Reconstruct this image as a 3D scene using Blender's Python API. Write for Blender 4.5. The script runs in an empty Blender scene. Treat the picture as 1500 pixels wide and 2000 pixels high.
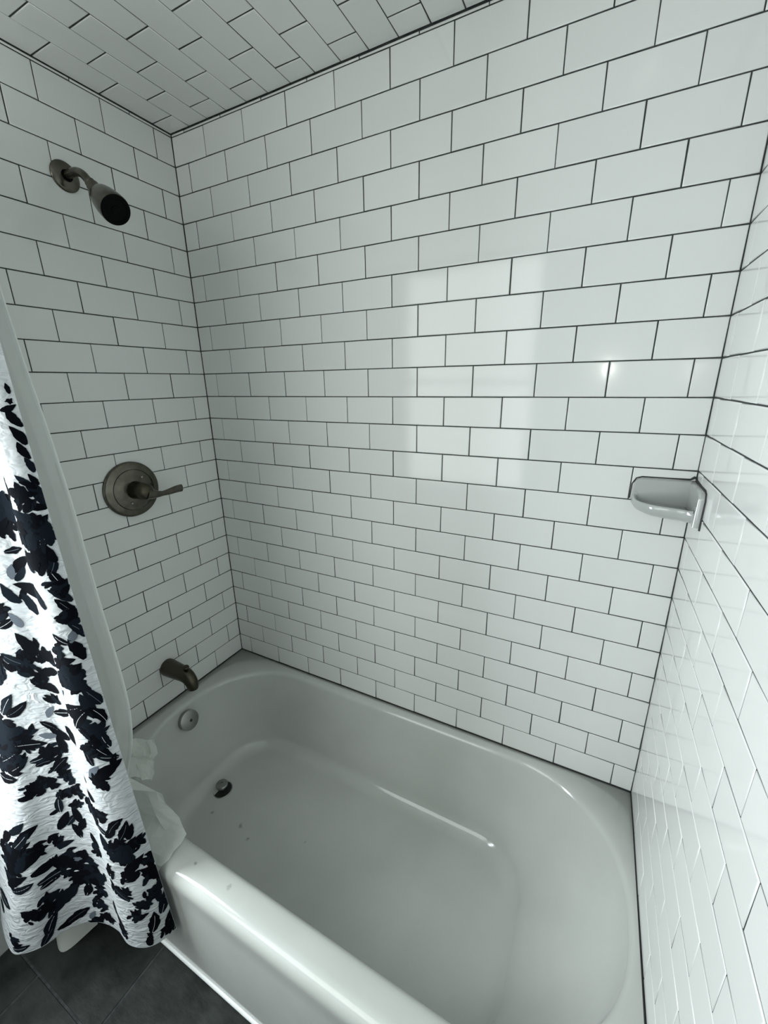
import bpy, bmesh, math, random
from mathutils import Vector, Matrix

random.seed(7)
SC = bpy.context.scene
COL = SC.collection

# ------------------------------------------------------------------ camera
CAM_POS = Vector((1.3018, -1.1017, 1.1292))
YAW, PITCH, ROLL = -0.4803, -0.3050, -0.0152
cam = bpy.data.cameras.new('camera')
cam.sensor_fit = 'VERTICAL'
cam.sensor_height = 36.0
cam.lens = 803.85 / 2000.0 * 36.0
cam.clip_start = 0.02
cam_o = bpy.data.objects.new('camera', cam)
COL.objects.link(cam_o)
fw = Vector((math.sin(YAW) * math.cos(PITCH), math.cos(YAW) * math.cos(PITCH), math.sin(PITCH)))
rt = fw.cross(Vector((0, 0, 1))).normalized()
up = rt.cross(fw)
r2 = rt * math.cos(ROLL) + up * math.sin(ROLL)
u2 = -rt * math.sin(ROLL) + up * math.cos(ROLL)
m = Matrix((r2, u2, -fw)).transposed().to_4x4()
m.translation = CAM_POS
cam_o.matrix_world = m
SC.camera = cam_o

# ------------------------------------------------------------------ light
SC.view_settings.view_transform = 'Standard'
SC.view_settings.look = 'None'
SC.view_settings.gamma = 1.0
SC.view_settings.use_curve_mapping = False
SC.view_settings.exposure = 0.07
SC.cycles.use_denoising = True
SC.cycles.max_bounces = 10
SC.cycles.diffuse_bounces = 6
SC.cycles.glossy_bounces = 5
SC.cycles.transmission_bounces = 6
SC.cycles.caustics_reflective = False
SC.cycles.caustics_refractive = False
world = bpy.data.worlds.new('world')
SC.world = world
world.use_nodes = True
world.node_tree.nodes['Background'].inputs[0].default_value = (0.75, 0.9, 1.0, 1)
world.node_tree.nodes['Background'].inputs[1].default_value = 0.4

ROOM_X1 = 1.5121
ROOM_Y1 = -1.80          # wall behind the camera
FLOOR_Z = -0.38
PITCHZ = 0.0778
CEIL_Z = 24 * PITCHZ + 0.0078
WIN = (-0.04, 0.90, 0.38, 1.86)   # x0 x1 z0 z1 of the window behind the camera

def area(name, loc, target, sx, sy, power, color):
    l = bpy.data.lights.new(name, 'AREA')
    l.shape = 'RECTANGLE'; l.size = sx; l.size_y = sy
    l.energy = power; l.color = color
    o = bpy.data.objects.new(name, l)
    COL.objects.link(o)
    o.location = loc
    d = Vector(target) - Vector(loc)
    o.rotation_euler = d.to_track_quat('-Z', 'Y').to_euler()
    return o

area('window_daylight', ((WIN[0] + WIN[1]) / 2, ROOM_Y1 - 0.07, (WIN[2] + WIN[3]) / 2),
     ((WIN[0] + WIN[1]) / 2, 0, (WIN[2] + WIN[3]) / 2), WIN[1] - WIN[0], WIN[3] - WIN[2], 15.5, (0.96, 1.0, 0.965))
WIN2 = (-1.46, -0.97, 0.16, 1.30)   # y0 y1 z0 z1 of the window in the left wall, outside the tub
area('side_window_daylight', (-0.07, (WIN2[0] + WIN2[1]) / 2, (WIN2[2] + WIN2[3]) / 2),
     (1, (WIN2[0] + WIN2[1]) / 2, (WIN2[2] + WIN2[3]) / 2), WIN2[1] - WIN2[0], WIN2[3] - WIN2[2], 38.0, (0.90, 0.975, 1.0))

# ------------------------------------------------------------------ materials
def new_mat(name, color, rough=0.5, metal=0.0, coat=0.0, spec=0.5):
    mt = bpy.data.materials.new(name)
    mt.use_nodes = True
    b = mt.node_tree.nodes['Principled BSDF']
    b.inputs['Base Color'].default_value = (*color, 1)
    b.inputs['Roughness'].default_value = rough
    b.inputs['Metallic'].default_value = metal
    b.inputs['Coat Weight'].default_value = coat
    b.inputs['Specular IOR Level'].default_value = spec
    return mt

def noise_color(mt, scale, c0, c1, detail=3.0, lo=0.35, hi=0.65, stretch=None):
    nt = mt.node_tree
    tc = nt.nodes.new('ShaderNodeTexCoord')
    mp = nt.nodes.new('ShaderNodeMapping')
    if stretch: mp.inputs['Scale'].default_value = stretch
    nz = nt.nodes.new('ShaderNodeTexNoise'); nz.inputs['Scale'].default_value = scale; nz.inputs['Detail'].default_value = detail
    cr = nt.nodes.new('ShaderNodeValToRGB')
    cr.color_ramp.elements[0].position = lo; cr.color_ramp.elements[0].color = (*c0, 1)
    cr.color_ramp.elements[1].position = hi; cr.color_ramp.elements[1].color = (*c1, 1)
    nt.links.new(tc.outputs['Object'], mp.inputs['Vector'])
    nt.links.new(mp.outputs['Vector'], nz.inputs['Vector'])
    nt.links.new(nz.outputs['Fac'], cr.inputs['Fac'])
    nt.links.new(cr.outputs['Color'], nt.nodes['Principled BSDF'].inputs['Base Color'])
    return nz

def noise_bump(mt, scale, strength, dist, stretch=None, detail=2.0, kind='noise', distort=0.0):
    nt = mt.node_tree
    tc = nt.nodes.new('ShaderNodeTexCoord')
    mp = nt.nodes.new('ShaderNodeMapping')
    if stretch: mp.inputs['Scale'].default_value = stretch
    nz = nt.nodes.new('ShaderNodeTexNoise'); nz.inputs['Scale'].default_value = scale; nz.inputs['Detail'].default_value = detail
    nz.inputs['Distortion'].default_value = distort
    bp = nt.nodes.new('ShaderNodeBump'); bp.inputs['Strength'].default_value = strength; bp.inputs['Distance'].default_value = dist
    nt.links.new(tc.outputs['Object'], mp.inputs['Vector'])
    nt.links.new(mp.outputs['Vector'], nz.inputs['Vector'])
    nt.links.new(nz.outputs['Fac'], bp.inputs['Height'])
    nt.links.new(bp.outputs['Normal'], nt.nodes['Principled BSDF'].inputs['Normal'])

M = {}
t = new_mat('glazed_white_tile', (0.78, 0.79, 0.775), 0.09)
nt = t.node_tree
at = nt.nodes.new('ShaderNodeAttribute'); at.attribute_name = 'tint'
nt.links.new(at.outputs['Color'], nt.nodes['Principled BSDF'].inputs['Base Color'])
noise_bump(t, 9.0, 0.35, 0.0006)
M['tile'] = t
M['grout'] = new_mat('dark_grout', (0.022, 0.027, 0.027), 0.9)
noise_color(M['grout'], 60, (0.014, 0.018, 0.018), (0.04, 0.046, 0.045))
M['caulk_dark'] = new_mat('dark_caulk', (0.012, 0.013, 0.013), 0.6)
M['paint'] = new_mat('pale_wall_paint', (0.40, 0.42, 0.41), 0.6)
noise_bump(M['paint'], 120, 0.1, 0.0005)
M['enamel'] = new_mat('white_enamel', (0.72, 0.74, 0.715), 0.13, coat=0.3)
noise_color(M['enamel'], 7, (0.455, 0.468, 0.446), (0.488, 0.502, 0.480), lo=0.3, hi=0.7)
nt = M['enamel'].node_tree
bs = nt.nodes['Principled BSDF']
src = bs.inputs['Base Color'].links[0].from_socket
tc = nt.nodes.new('ShaderNodeTexCoord')
nz = nt.nodes.new('ShaderNodeTexNoise'); nz.inputs['Scale'].default_value = 70; nz.inputs['Detail'].default_value = 5
nt.links.new(tc.outputs['Object'], nz.inputs['Vector'])
prev = None
for (sx, sy, sz, sr) in ((0.546, -0.690, 0.0, 0.010), (0.49, -0.672, 0.0, 0.004), (0.66, -0.690, 0.0, 0.016), (0.365, -0.42, -0.33, 0.020), (0.42, -0.44, -0.33, 0.016), (0.24, -0.43, -0.33, 0.014), (0.60, -0.36, -0.33, 0.012)):
    vm = nt.nodes.new('ShaderNodeVectorMath'); vm.operation = 'DISTANCE'
    vm.inputs[1].default_value = (sx - 0.755, sy + 0.368, sz + 0.38)
    nt.links.new(tc.outputs['Object'], vm.inputs[0])
    mr = nt.nodes.new('ShaderNodeMapRange'); mr.inputs['From Min'].default_value = 0; mr.inputs['From Max'].default_value = sr
    mr.inputs['To Min'].default_value = 1; mr.inputs['To Max'].default_value = 0
    nt.links.new(vm.outputs['Value'], mr.inputs['Value'])
    if prev is None: prev = mr.outputs[0]
    else:
        mxn = nt.nodes.new('ShaderNodeMath'); mxn.operation = 'MAXIMUM'
        nt.links.new(prev, mxn.inputs[0]); nt.links.new(mr.outputs[0], mxn.inputs[1]); prev = mxn.outputs[0]
ml = nt.nodes.new('ShaderNodeMath'); ml.operation = 'MULTIPLY'
nt.links.new(prev, ml.inputs[0]); nt.links.new(nz.outputs['Fac'], ml.inputs[1])
rg = nt.nodes.new('ShaderNodeMapRange'); rg.inputs['From Min'].default_value = 0.24; rg.inputs['From Max'].default_value = 0.44
rg.inputs['To Max'].default_value = 0.55
nt.links.new(ml.outputs[0], rg.inputs['Value'])
mc = nt.nodes.new('ShaderNodeMix'); mc.data_type = 'RGBA'
nt.links.new(rg.outputs[0], mc.inputs[0]); nt.links.new(src, mc.inputs[6]); mc.inputs[7].default_value = (0.10, 0.10, 0.085, 1)
nt.links.new(mc.outputs[2], bs.inputs['Base Color'])
M['slate'] = new_mat('dark_slate_floor', (0.035, 0.04, 0.038), 0.6, spec=0.25)
noise_color(M['slate'], 14, (0.008, 0.010, 0.009), (0.026, 0.030, 0.027), detail=8)
noise_bump(M['slate'], 22, 0.5, 0.004, detail=6, stretch=(1, 2.2, 1))
M['nickel'] = new_mat('brushed_nickel', (0.12, 0.11, 0.09), 0.24, 1.0)
noise_color(M['nickel'], 40, (0.105, 0.098, 0.080), (0.150, 0.140, 0.118))
M['bronze'] = new_mat('dull_dark_nickel', (0.075, 0.068, 0.050), 0.34, 1.0)
M['chrome'] = new_mat('satin_chrome', (0.30, 0.31, 0.30), 0.28, 1.0)
M['black_rubber'] = new_mat('black_rubber', (0.003, 0.003, 0.003), 0.8, spec=0.08)
M['dark_hole'] = new_mat('dark_drain_hole', (0.01, 0.01, 0.01), 0.5)
M['ceramic'] = new_mat('soap_dish_ceramic', (0.36, 0.375, 0.365), 0.10, coat=0.4)
M['white_trim'] = new_mat('white_painted_trim', (0.7, 0.72, 0.71), 0.4)

def cloth_mat(name, color, transl, transp=0.0, bump=True, rough=0.75):
    mt = new_mat(name, color, rough)
    nt = mt.node_tree
    b = nt.nodes['Principled BSDF']; out = nt.nodes['Material Output']
    tr = nt.nodes.new('ShaderNodeBsdfTranslucent'); tr.inputs['Color'].default_value = (*color, 1)
    mx = nt.nodes.new('ShaderNodeMixShader'); mx.inputs[0].default_value = transl
    nt.links.new(b.outputs[0], mx.inputs[1]); nt.links.new(tr.outputs[0], mx.inputs[2])
    last = mx
    if transp:
        tp = nt.nodes.new('ShaderNodeBsdfTransparent')
        m2 = nt.nodes.new('ShaderNodeMixShader'); m2.inputs[0].default_value = transp
        nt.links.new(mx.outputs[0], m2.inputs[1]); nt.links.new(tp.outputs[0], m2.inputs[2])
        last = m2
    nt.links.new(last.outputs[0], out.inputs['Surface'])
    return mt
M['curtain'] = cloth_mat('white_seersucker_fabric', (0.43, 0.45, 0.465), 0.12)
noise_bump(M['curtain'], 30, 0.75, 0.009, stretch=(1.0, 1.0, 2.2), detail=2, distort=0.9)
M['print_black'] = new_mat('black_floral_print', (0.002, 0.0025, 0.004), 1.0, spec=0.04)
M['print_navy'] = new_mat('navy_floral_print', (0.0045, 0.007, 0.0105), 1.0, spec=0.04)
M['print_grey'] = new_mat('grey_floral_print', (0.085, 0.10, 0.12), 1.0, spec=0.1)
M['liner'] = cloth_mat('cream_plastic_liner', (0.82, 0.84, 0.80), 0.42, 0.12, rough=0.4)
noise_bump(M['liner'], 14, 0.4, 0.006, detail=3)
M['liner_hem'] = cloth_mat('liner_stitched_hem', (0.86, 0.88, 0.86), 0.35, rough=0.6)

# ------------------------------------------------------------------ helpers
def obj(name, verts, faces, mats, parent=None, smooth=True, fm=None, tint=None):
    me = bpy.data.meshes.new(name)
    me.from_pydata([tuple(v) for v in verts], [], faces)
    for mm in (mats if isinstance(mats, (list, tuple)) else [mats]): me.materials.append(mm)
    if fm: me.polygons.foreach_set('material_index', fm)
    if smooth: me.polygons.foreach_set('use_smooth', [True] * len(me.polygons))
    if tint:
        ca = me.color_attributes.new('tint', 'FLOAT_COLOR', 'POINT')
        flat = []
        for c in tint: flat += [c[0], c[1], c[2], 1.0]
        ca.data.foreach_set('color', flat)
    me.validate()
    me.update()
    o = bpy.data.objects.new(name, me)
    COL.objects.link(o)
    if parent: o.parent = parent
    return o

def empty(name, loc, label, cat, group=None):
    o = bpy.data.objects.new(name, None)
    o.empty_display_size = 0.05
    COL.objects.link(o)
    o.location = loc
    o['label'] = label; o['category'] = cat
    if group: o['group'] = group
    return o

class Mesh:
    def __init__(s): s.v = []; s.f = []; s.m = []
    def add(s, vs, fs, mi=0):
        b = len(s.v); s.v += [Vector(v) for v in vs]
        for f in fs: s.f.append([b + i for i in f]); s.m.append(mi)
    def box(s, x0, x1, y0, y1, z0, z1, mi=0):
        s.add([(x0, y0, z0), (x1, y0, z0), (x1, y1, z0), (x0, y1, z0), (x0, y0, z1), (x1, y0, z1), (x1, y1, z1), (x0, y1, z1)],
              [(0, 3, 2, 1), (4, 5, 6, 7), (0, 1, 5, 4), (1, 2, 6, 5), (2, 3, 7, 6), (3, 0, 4, 7)], mi)
    def lathe(s, prof, origin, axis, n=40, mi=0, cap0=True, cap1=True):
        """prof: list of (radius, distance along axis)"""
        a = Vector(axis).normalized()
        e1 = a.orthogonal().normalized(); e2 = a.cross(e1)
        vs = []
        for r, d in prof:
            for i in range(n):
                th = 2 * math.pi * i / n
                vs.append(Vector(origin) + a * d + (e1 * math.cos(th) + e2 * math.sin(th)) * r)
        fs = []
        for k in range(len(prof) - 1):
            for i in range(n):
                j = (i + 1) % n
                fs.append((k * n + i, k * n + j, (k + 1) * n + j, (k + 1) * n + i))
        if cap0: fs.append(tuple(reversed(range(n))))
        if cap1: fs.append(tuple((len(prof) - 1) * n + i for i in range(n)))
        s.add(vs, fs, mi)
    def tube(s, pts, radii, n=24, mi=0, squash=None, upv=(0, 1, 0)):
        pts = [Vector(p) for p in pts]
        vs = []; K = len(pts)
        for k, p in enumerate(pts):
            d = (pts[min(k + 1, K - 1)] - pts[max(k - 1, 0)]).normalized()
            e1 = Vector(upv) - d * Vector(upv).dot(d); e1.normalize(); e2 = d.cross(e1)
            r = radii[k] if isinstance(radii, list) else radii
            ra, rb = (r if isinstance(r, tuple) else (r, r))
            for i in range(n):
                th = 2 * math.pi * i / n
                vs.append(p + e1 * math.cos(th) * ra + e2 * math.sin(th) * rb)
        fs = []
        for k in range(K - 1):
            for i in range(n):
                j = (i + 1) % n
                fs.append((k * n + i, k * n + j, (k + 1) * n + j, (k + 1) * n + i))
        fs.append(tuple(reversed(range(n)))); fs.append(tuple((K - 1) * n + i for i in range(n)))
        s.add(vs, fs, mi)
    def build(s, name, mats, parent=None, smooth=True, flat_big=True, world_parent=True):
        vs = s.v
        if parent is not None and world_parent:
            vs = [v - parent.location for v in vs]
        o = obj(name, vs, s.f, mats, parent, smooth, s.m)
        me = o.data
        bm = bmesh.new(); bm.from_mesh(me); bmesh.ops.recalc_face_normals(bm, faces=bm.faces); 
        if smooth:
            for e in bm.edges:
                if len(e.link_faces) == 2 and e.calc_face_angle(0) > math.radians(38): e.smooth = False
        bm.to_mesh(me); bm.free()
        return o

def spline(pts, n):
    """Catmull-Rom through pts, n samples"""
    P = [Vector(p) for p in pts]; P = [P[0] * 2 - P[1]] + P + [P[-1] * 2 - P[-2]]
    segs = len(P) - 3; out = []
    for i in range(n):
        x = i / (n - 1) * segs; k = min(int(x), segs - 1); f = x - k
        a, b, c, d = P[k:k + 4]
        out.append(0.5 * ((2 * b) + (c - a) * f + (2 * a - 5 * b + 4 * c - d) * f * f + (3 * b - a - 3 * c + d) * f ** 3))
    return out

# ------------------------------------------------------------------ tiled walls
def tiled(name, origin, U, V, N, cells, extent, gaps=(0.0, 0.0), seed=1, back=0.006, extra=None):
    """tiles standing a hair proud of a dark grout bed; extent = (u0,u1,v0,v1) of the bed.
    U and V may be functions of nothing but direction vectors."""
    rnd = random.Random(seed)
    O = Vector(origin); U = Vector(U); V = Vector(V); N = Vector(N)
    vs, fs, fm, tint = [], [], [], []
    def P(u, v, d): return O + U * u + V * v + N * d
    # bed
    u0, u1, v0, v1 = extent
    gd = -0.0011
    b = [(u0, v0, gd), (u1, v0, gd), (u1, v1, gd), (u0, v1, gd), (u0, v0, -0.05), (u1, v0, -0.05), (u1, v1, -0.05), (u0, v1, -0.05)]
    vs += [P(*q) for q in b]; tint += [(0.02, 0.02, 0.02)] * 8
    for f in ((0, 1, 2, 3), (7, 6, 5, 4), (0, 4, 5, 1), (1, 5, 6, 2), (2, 6, 7, 3), (3, 7, 4, 0)):
        fs.append(f); fm.append(1)
    for (a0, a1, b0, b1) in cells:
        if a1 - a0 < 0.004 or b1 - b0 < 0.003: continue
        small = min(a1 - a0, b1 - b0) < 0.012
        g = [rnd.uniform(0.0007, 0.0014) + gaps[0] for _ in range(2)] + [rnd.uniform(0.0010, 0.0013) + gaps[1] for _ in range(2)]
        x0, x1, y0, y1 = a0 + g[0], a1 - g[1], b0 + g[2], b1 - g[3]
        lift = rnd.uniform(-0.0002, 0.0002); tx = rnd.uniform(-0.00045, 0.00045) * min(1, (a1 - a0) / 0.1); ty = rnd.uniform(-0.00022, 0.00022)
        k = rnd.uniform(0.98, 1.02)
        col = (0.655 * k, 0.665 * k, 0.650 * k)
        rings = [(0.0, -0.0035), (0.0001, -0.0012), (0.0007, -0.0003), (0.0018, 0.0), (0.0024, 0.0)]
        if small: rings = [(0.0, -0.0035), (0.0001, -0.0010), (0.0006, -0.0003), (0.0012, 0.0), (0.0014, 0)]
        base = len(vs)
        cx, cy = (x0 + x1) / 2, (y0 + y1) / 2; hw, hh = (x1 - x0) / 2, (y1 - y0) / 2
        for ins, d in rings:
            for sx, sy in ((-1, -1), (1, -1), (1, 1), (-1, 1)):
                px = cx + sx * (hw - ins); py = cy + sy * (hh - ins)
                dd = d + (lift + tx * sx + ty * sy if d > -0.003 else 0) + 0.0002
                vs.append(P(px, py, dd)); tint.append(col)
        for r in range(4):
            for i in range(4):
                j = (i + 1) % 4
                fs.append((base + r * 4 + i, base + r * 4 + j, base + r * 4 + 4 + j, base + r * 4 + 4 + i)); fm.append(0)
        fs.append(tuple(base + 16 + i for i in range(4))); fm.append(0)
    if extra:
        for (e0, e1, w0, w1) in extra:      # painted stretch of the same wall, proud of nothing
            base = len(vs)
            bb = [(e0, w0, 0), (e1, w0, 0), (e1, w1, 0), (e0, w1, 0), (e0, w0, -0.05), (e1, w0, -0.05), (e1, w1, -0.05), (e0, w1, -0.05)]
            vs += [P(*q) for q in bb]; tint += [(0.5, 0.5, 0.5)] * 8
            for f in ((0, 1, 2, 3), (7, 6, 5, 4), (0, 4, 5, 1), (1, 5, 6, 2), (2, 6, 7, 3), (3, 7, 4, 0)):
                fs.append(tuple(base + i for i in f)); fm.append(2)
    if U.cross(V).dot(N) < 0:
        fs = [tuple(reversed(f)) for f in fs]
    o = obj(name, vs, fs, [M['tile'], M['grout'], M['paint']], None, True, fm, tint)
    me = o.data
    for p in me.polygons:
        if p.material_index: p.use_smooth = False
    o['kind'] = 'structure'
    return o

def row_cells(b0, b1, joints, u0, u1):
    js = [u0] + sorted(j for j in joints if u0 + 0.003 < j < u1 - 0.003) + [u1]
    return [(js[i], js[i + 1], b0, b1) for i in range(len(js) - 1)]

TILE_Y = 0.80
# back wall
cells = []
T = 0.1554
for j in range(24):
    o0 = 0.1393 if j % 2 == 0 else 0.0600
    z1 = (24 - j) * PITCHZ; z0 = z1 - PITCHZ
    if j == 23: z0 += 0.0015
    cells += row_cells(z0, z1, [o0 + n * T for n in range(11)], 0.0005, ROOM_X1 - 0.0069 * z0 - 0.0005)
cells += row_cells(24 * PITCHZ, 24 * PITCHZ + 0.0072, [0.057 + n * 0.1555 for n in range(11)], 0.0005, 1.498)
tiled('wall_back', (0, 0, 0), (1, 0, 0), (0, 0, 1), (0, -1, 0), cells, (-0.05, ROOM_X1 + 0.06, FLOOR_Z - 0.05, CEIL_Z + 0.05), seed=3)
# left wall
cells = []
for j in range(24):
    o0 = 0.0610 if j % 2 == 0 else 0.1372
    z1 = (24 - j) * PITCHZ; z0 = z1 - PITCHZ
    if j == 23: z0 += 0.0015
    cells += row_cells(z0, z1, [o0 + n * 0.1556 for n in range(6)], 0.0005, TILE_Y)
cells += row_cells(24 * PITCHZ, 24 * PITCHZ + 0.0072, [0.133 + n * 0.1555 for n in range(6)], 0.0005, TILE_Y)
tiled('wall_left', (0, 0, 0), (0, -1, 0), (0, 0, 1), (1, 0, 0), cells, (0, TILE_Y, FLOOR_Z - 0.05, CEIL_Z + 0.05), seed=5,
      extra=[(TILE_Y + 0.0005, -WIN2[1], FLOOR_Z - 0.05, CEIL_Z + 0.05), (-WIN2[1], -WIN2[0], FLOOR_Z - 0.05, WIN2[2]),
             (-WIN2[1], -WIN2[0], WIN2[3], CEIL_Z + 0.05), (-WIN2[0], -ROOM_Y1 + 0.05, FLOOR_Z - 0.05, CEIL_Z + 0.05)])
# right wall (leans a few millimetres)
cells = []
for j in range(24):
    kb = 23 - j
    o0 = 0.1280 if kb % 2 == 0 else 0.2025
    z1 = (24 - j) * PITCHZ; z0 = z1 - PITCHZ
    if j == 23: z0 += 0.0015
    cells += row_cells(z0, z1, [o0 + n * 0.1528 for n in range(-1, 6)], 0.0005, TILE_Y)
cells += row_cells(24 * PITCHZ, 24 * PITCHZ + 0.0072, [0.1 + n * 0.1555 for n in range(6)], 0.0005, TILE_Y)
tiled('wall_right', (ROOM_X1, 0, 0), Vector((0.0047, -1, 0)), Vector((-0.0069, 0, 1)), Vector((-1, -0.0047, -0.0069)).normalized(), cells,
      (0, TILE_Y, FLOOR_Z - 0.05, CEIL_Z + 0.05), seed=8, extra=[(TILE_Y + 0.0005, -ROOM_Y1 + 0.05, FLOOR_Z - 0.05, CEIL_Z + 0.05)])
# ceiling
cells = []
xs = [0.0015] + [0.0855 + n * 0.0778 for n in range(19)]
xs = [x for x in xs if x < 1.46] + [1.494]
for c in range(len(xs) - 1):
    o0 = 0.0615 if c % 2 == 0 else 0.1370
    js = [0.0015] + [o0 + n * 0.1535 for n in range(6) if o0 + n * 0.1535 < TILE_Y - .01] + [TILE_Y]
    for i in range(len(js) - 1): cells.append((xs[c], xs[c + 1], js[i], js[i + 1]))
tiled('ceiling', (0, 0, CEIL_Z), (1, 0, 0), (0, -1, 0), (0, 0, -1), cells, (0, 1.515, 0, TILE_Y), gaps=(-0.0001, 0.0006), seed=11,
      extra=[(-0.05, ROOM_X1 + 0.05, TILE_Y + 0.0005, -ROOM_Y1 + 0.05)])
# floor: dark slate-look tiles laid in running bond
fl = Mesh()
fl.box(-0.05, ROOM_X1 + 0.06, ROOM_Y1 - 0.05, 0.05, FLOOR_Z - 0.06, FLOOR_Z - 0.0015, 1)
ys = [-1.845, -1.54, -1.235, -0.93, -0.625, -0.32]
for i in range(len(ys) - 1):
    off = 0.39 if i % 2 == 1 else 0.142
    k = off - 1.0
    while k < ROOM_X1:
        x0, x1 = max(k, 0.0), min(k + 0.5, ROOM_X1)
        y0, y1 = max(ys[i], ROOM_Y1), min(ys[i + 1], -0.0)
        if x1 - x0 > 0.02:
            a, b_, c_, d_ = x0 + 0.002, x1 - 0.002, y0 + 0.002, y1 - 0.002
            e = 0.0018
            fl.add([(a, c_, FLOOR_Z - .002), (b_, c_, FLOOR_Z - .002), (b_, d_, FLOOR_Z - .002), (a, d_, FLOOR_Z - .002),
                    (a + e, c_ + e, FLOOR_Z), (b_ - e, c_ + e, FLOOR_Z), (b_ - e, d_ - e, FLOOR_Z), (a + e, d_ - e, FLOOR_Z)],
                   [(4, 5, 6, 7), (0, 1, 5, 4), (1, 2, 6, 5), (2, 3, 7, 6), (3, 0, 4, 7)], 0)
        k += 0.5
o = fl.build('floor', [M['slate'], M['grout']], smooth=False); o['kind'] = 'structure'
# wall behind the camera with its window
wf = Mesh()
x0, x1, z0, z1 = WIN
Yw = ROOM_Y1
wf.box(-0.05, x0, Yw - 0.1, Yw, FLOOR_Z - 0.05, CEIL_Z + 0.05)
wf.box(x1, ROOM_X1 + 0.06, Yw - 0.1, Yw, FLOOR_Z - 0.05, CEIL_Z + 0.05)
wf.box(x0, x1, Yw - 0.1, Yw, FLOOR_Z - 0.05, z0)
wf.box(x0, x1, Yw - 0.1, Yw, z1, CEIL_Z + 0.05)
o = wf.build('wall_front', M['paint'], smooth=False); o['kind'] = 'structure'
wn = Mesh()
for (a, b_, c_, d_) in ((x0, x0 + .035, z0, z1), (x1 - .035, x1, z0, z1), (x0, x1, z0, z0 + .035), (x0, x1, z1 - .035, z1), (x0, x1, (z0 + z1) / 2 - .015, (z0 + z1) / 2 + .015)):
    wn.box(a, b_, Yw - 0.05, Yw - 0.015, c_, d_)
o = wn.build('window_1', M['white_trim'], smooth=False); o['kind'] = 'structure'

wn = Mesh()
a0, a1, c0_, c1_ = WIN2
for (p_, q_, r_, t_) in ((a0, a0 + .035, c0_, c1_), (a1 - .035, a1, c0_, c1_), (a0, a1, c0_, c0_ + .035), (a0, a1, c1_ - .035, c1_), (a0, a1, (c0_ + c1_) / 2 - .015, (c0_ + c1_) / 2 + .015)):
    wn.box(-0.045, -0.012, p_, q_, r_, t_)
o = wn.build('window_2', M['white_trim'], smooth=False); o['kind'] = 'structure'

# small unseen globe light behind the camera, added for glints on tile and metal
lamp = empty('added_glint_lamp', (1.30, ROOM_Y1 + 0.001, 1.19), 'added unseen globe light for tile glints, on the wall facing the tub', 'lamp')
M['glint_glow'] = new_mat('glowing_globe', (1, 1, 1), 0.4)
_b = M['glint_glow'].node_tree.nodes['Principled BSDF']
_b.inputs['Emission Color'].default_value = (1, 0.98, 0.94, 1); _b.inputs['Emission Strength'].default_value = 60
m_ = Mesh(); m_.lathe([(0.035, 0.001), (0.035, 0.010), (0.015, 0.016), (0.012, 0.03)], lamp.location, (0, 1, 0), 28); m_.build('base', M['nickel'], lamp)
m_ = Mesh(); m_.lathe([(0.0281 * math.sin(math.pi * (i + .3) / 14), 0.058 - 0.028 * math.cos(math.pi * (i + .3) / 14)) for i in range(14)], lamp.location, (0, 1, 0), 24); m_.build('globe', M['glint_glow'], lamp)

# ------------------------------------------------------------------ bathtub
def rrect(x0, x1, y0, y1, rl, rr, na=20, nl=26, ns=10):
    """counter-clockwise rounded rectangle, y1 is the front (most negative). rl/rr radii at the left/right ends"""
    pts = []
    def arc(cx, cy, r, a0):
        for i in range(na):
            a = a0 + math.pi / 2 * i / na
            pts.append((cx + r * math.cos(a), cy + r * math.sin(a)))
    def line(a, b, n):
        for i in range(n): pts.append((a[0] + (b[0] - a[0]) * i / n, a[1] + (b[1] - a[1]) * i / n))
    line((x0 + rl, y1), (x1 - rr, y1), nl); arc(x1 - rr, y1 + rr, rr, -math.pi / 2)
    line((x1, y1 + rr), (x1, y0 - rr), ns); arc(x1 - rr, y0 - rr, rr, 0)
    line((x1 - rr, y0), (x0 + rl, y0), nl); arc(x0 + rl, y0 - rl, rl, math.pi / 2)
    line((x0, y0 - rl), (x0, y1 + rl), ns); arc(x0 + rl, y1 + rl, rl, math.pi)
    return pts

TUB_X1 = 1.5098
def outer(yf, z): return [(x, y, z) for x, y in rrect(0.0012, TUB_X1, -0.0012, yf, 0.004, 0.004)]
rings = [outer(-0.7315, -0.3788), outer(-0.7315, -0.20), outer(-0.7317, -0.11), outer(-0.7325, -0.085), outer(-0.7340, -0.066), outer(-0.7353, -0.050),
         outer(-0.736, -0.036), outer(-0.7345, -0.022), outer(-0.7305, -0.012), outer(-0.7245, -0.005), outer(-0.716, -0.0012), outer(-0.706, -0.0004)]
A = dict(x0=0.052, x1=1.500, y0=-0.030, y1=-0.662, rl=0.295, rr=0.295)
B = dict(x0=0.128, x1=1.262, y0=-0.072, y1=-0.612, rl=0.19, rr=0.17)
def mixr(s, inset, z):
    q = {k: A[k] + (B[k] - A[k]) * s for k in A}
    return [(x, y, z) for x, y in rrect(q['x0'] + inset, q['x1'] - inset, q['y0'] - inset, q['y1'] + inset, max(q['rl'] - inset, .02), max(q['rr'] - inset, .02))]
rings.append(mixr(0, -0.012, -0.0006))
for a in range(0, 7):                       # rolled inner edge
    th = math.pi / 2 * a / 6
    rings.append(mixr(0, -0.010 + 0.018 * math.sin(th), -0.0012 - 0.020 * (1 - math.cos(th))))
for z, s in ((-0.05, 0.07), (-0.08, 0.15), (-0.12, 0.27), (-0.16, 0.41), (-0.20, 0.56), (-0.235, 0.71), (-0.262, 0.84)):
    rings.append(mixr(s, 0.009, z))
for a in range(0, 8):                       # bottom fillet
    th = math.pi / 2 * a / 7
    rings.append(mixr(0.92 + 0.06 * math.sin(th), 0.010 + 0.052 * (1 - math.cos(th)), -0.282 - 0.046 * math.sin(th)))
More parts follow.
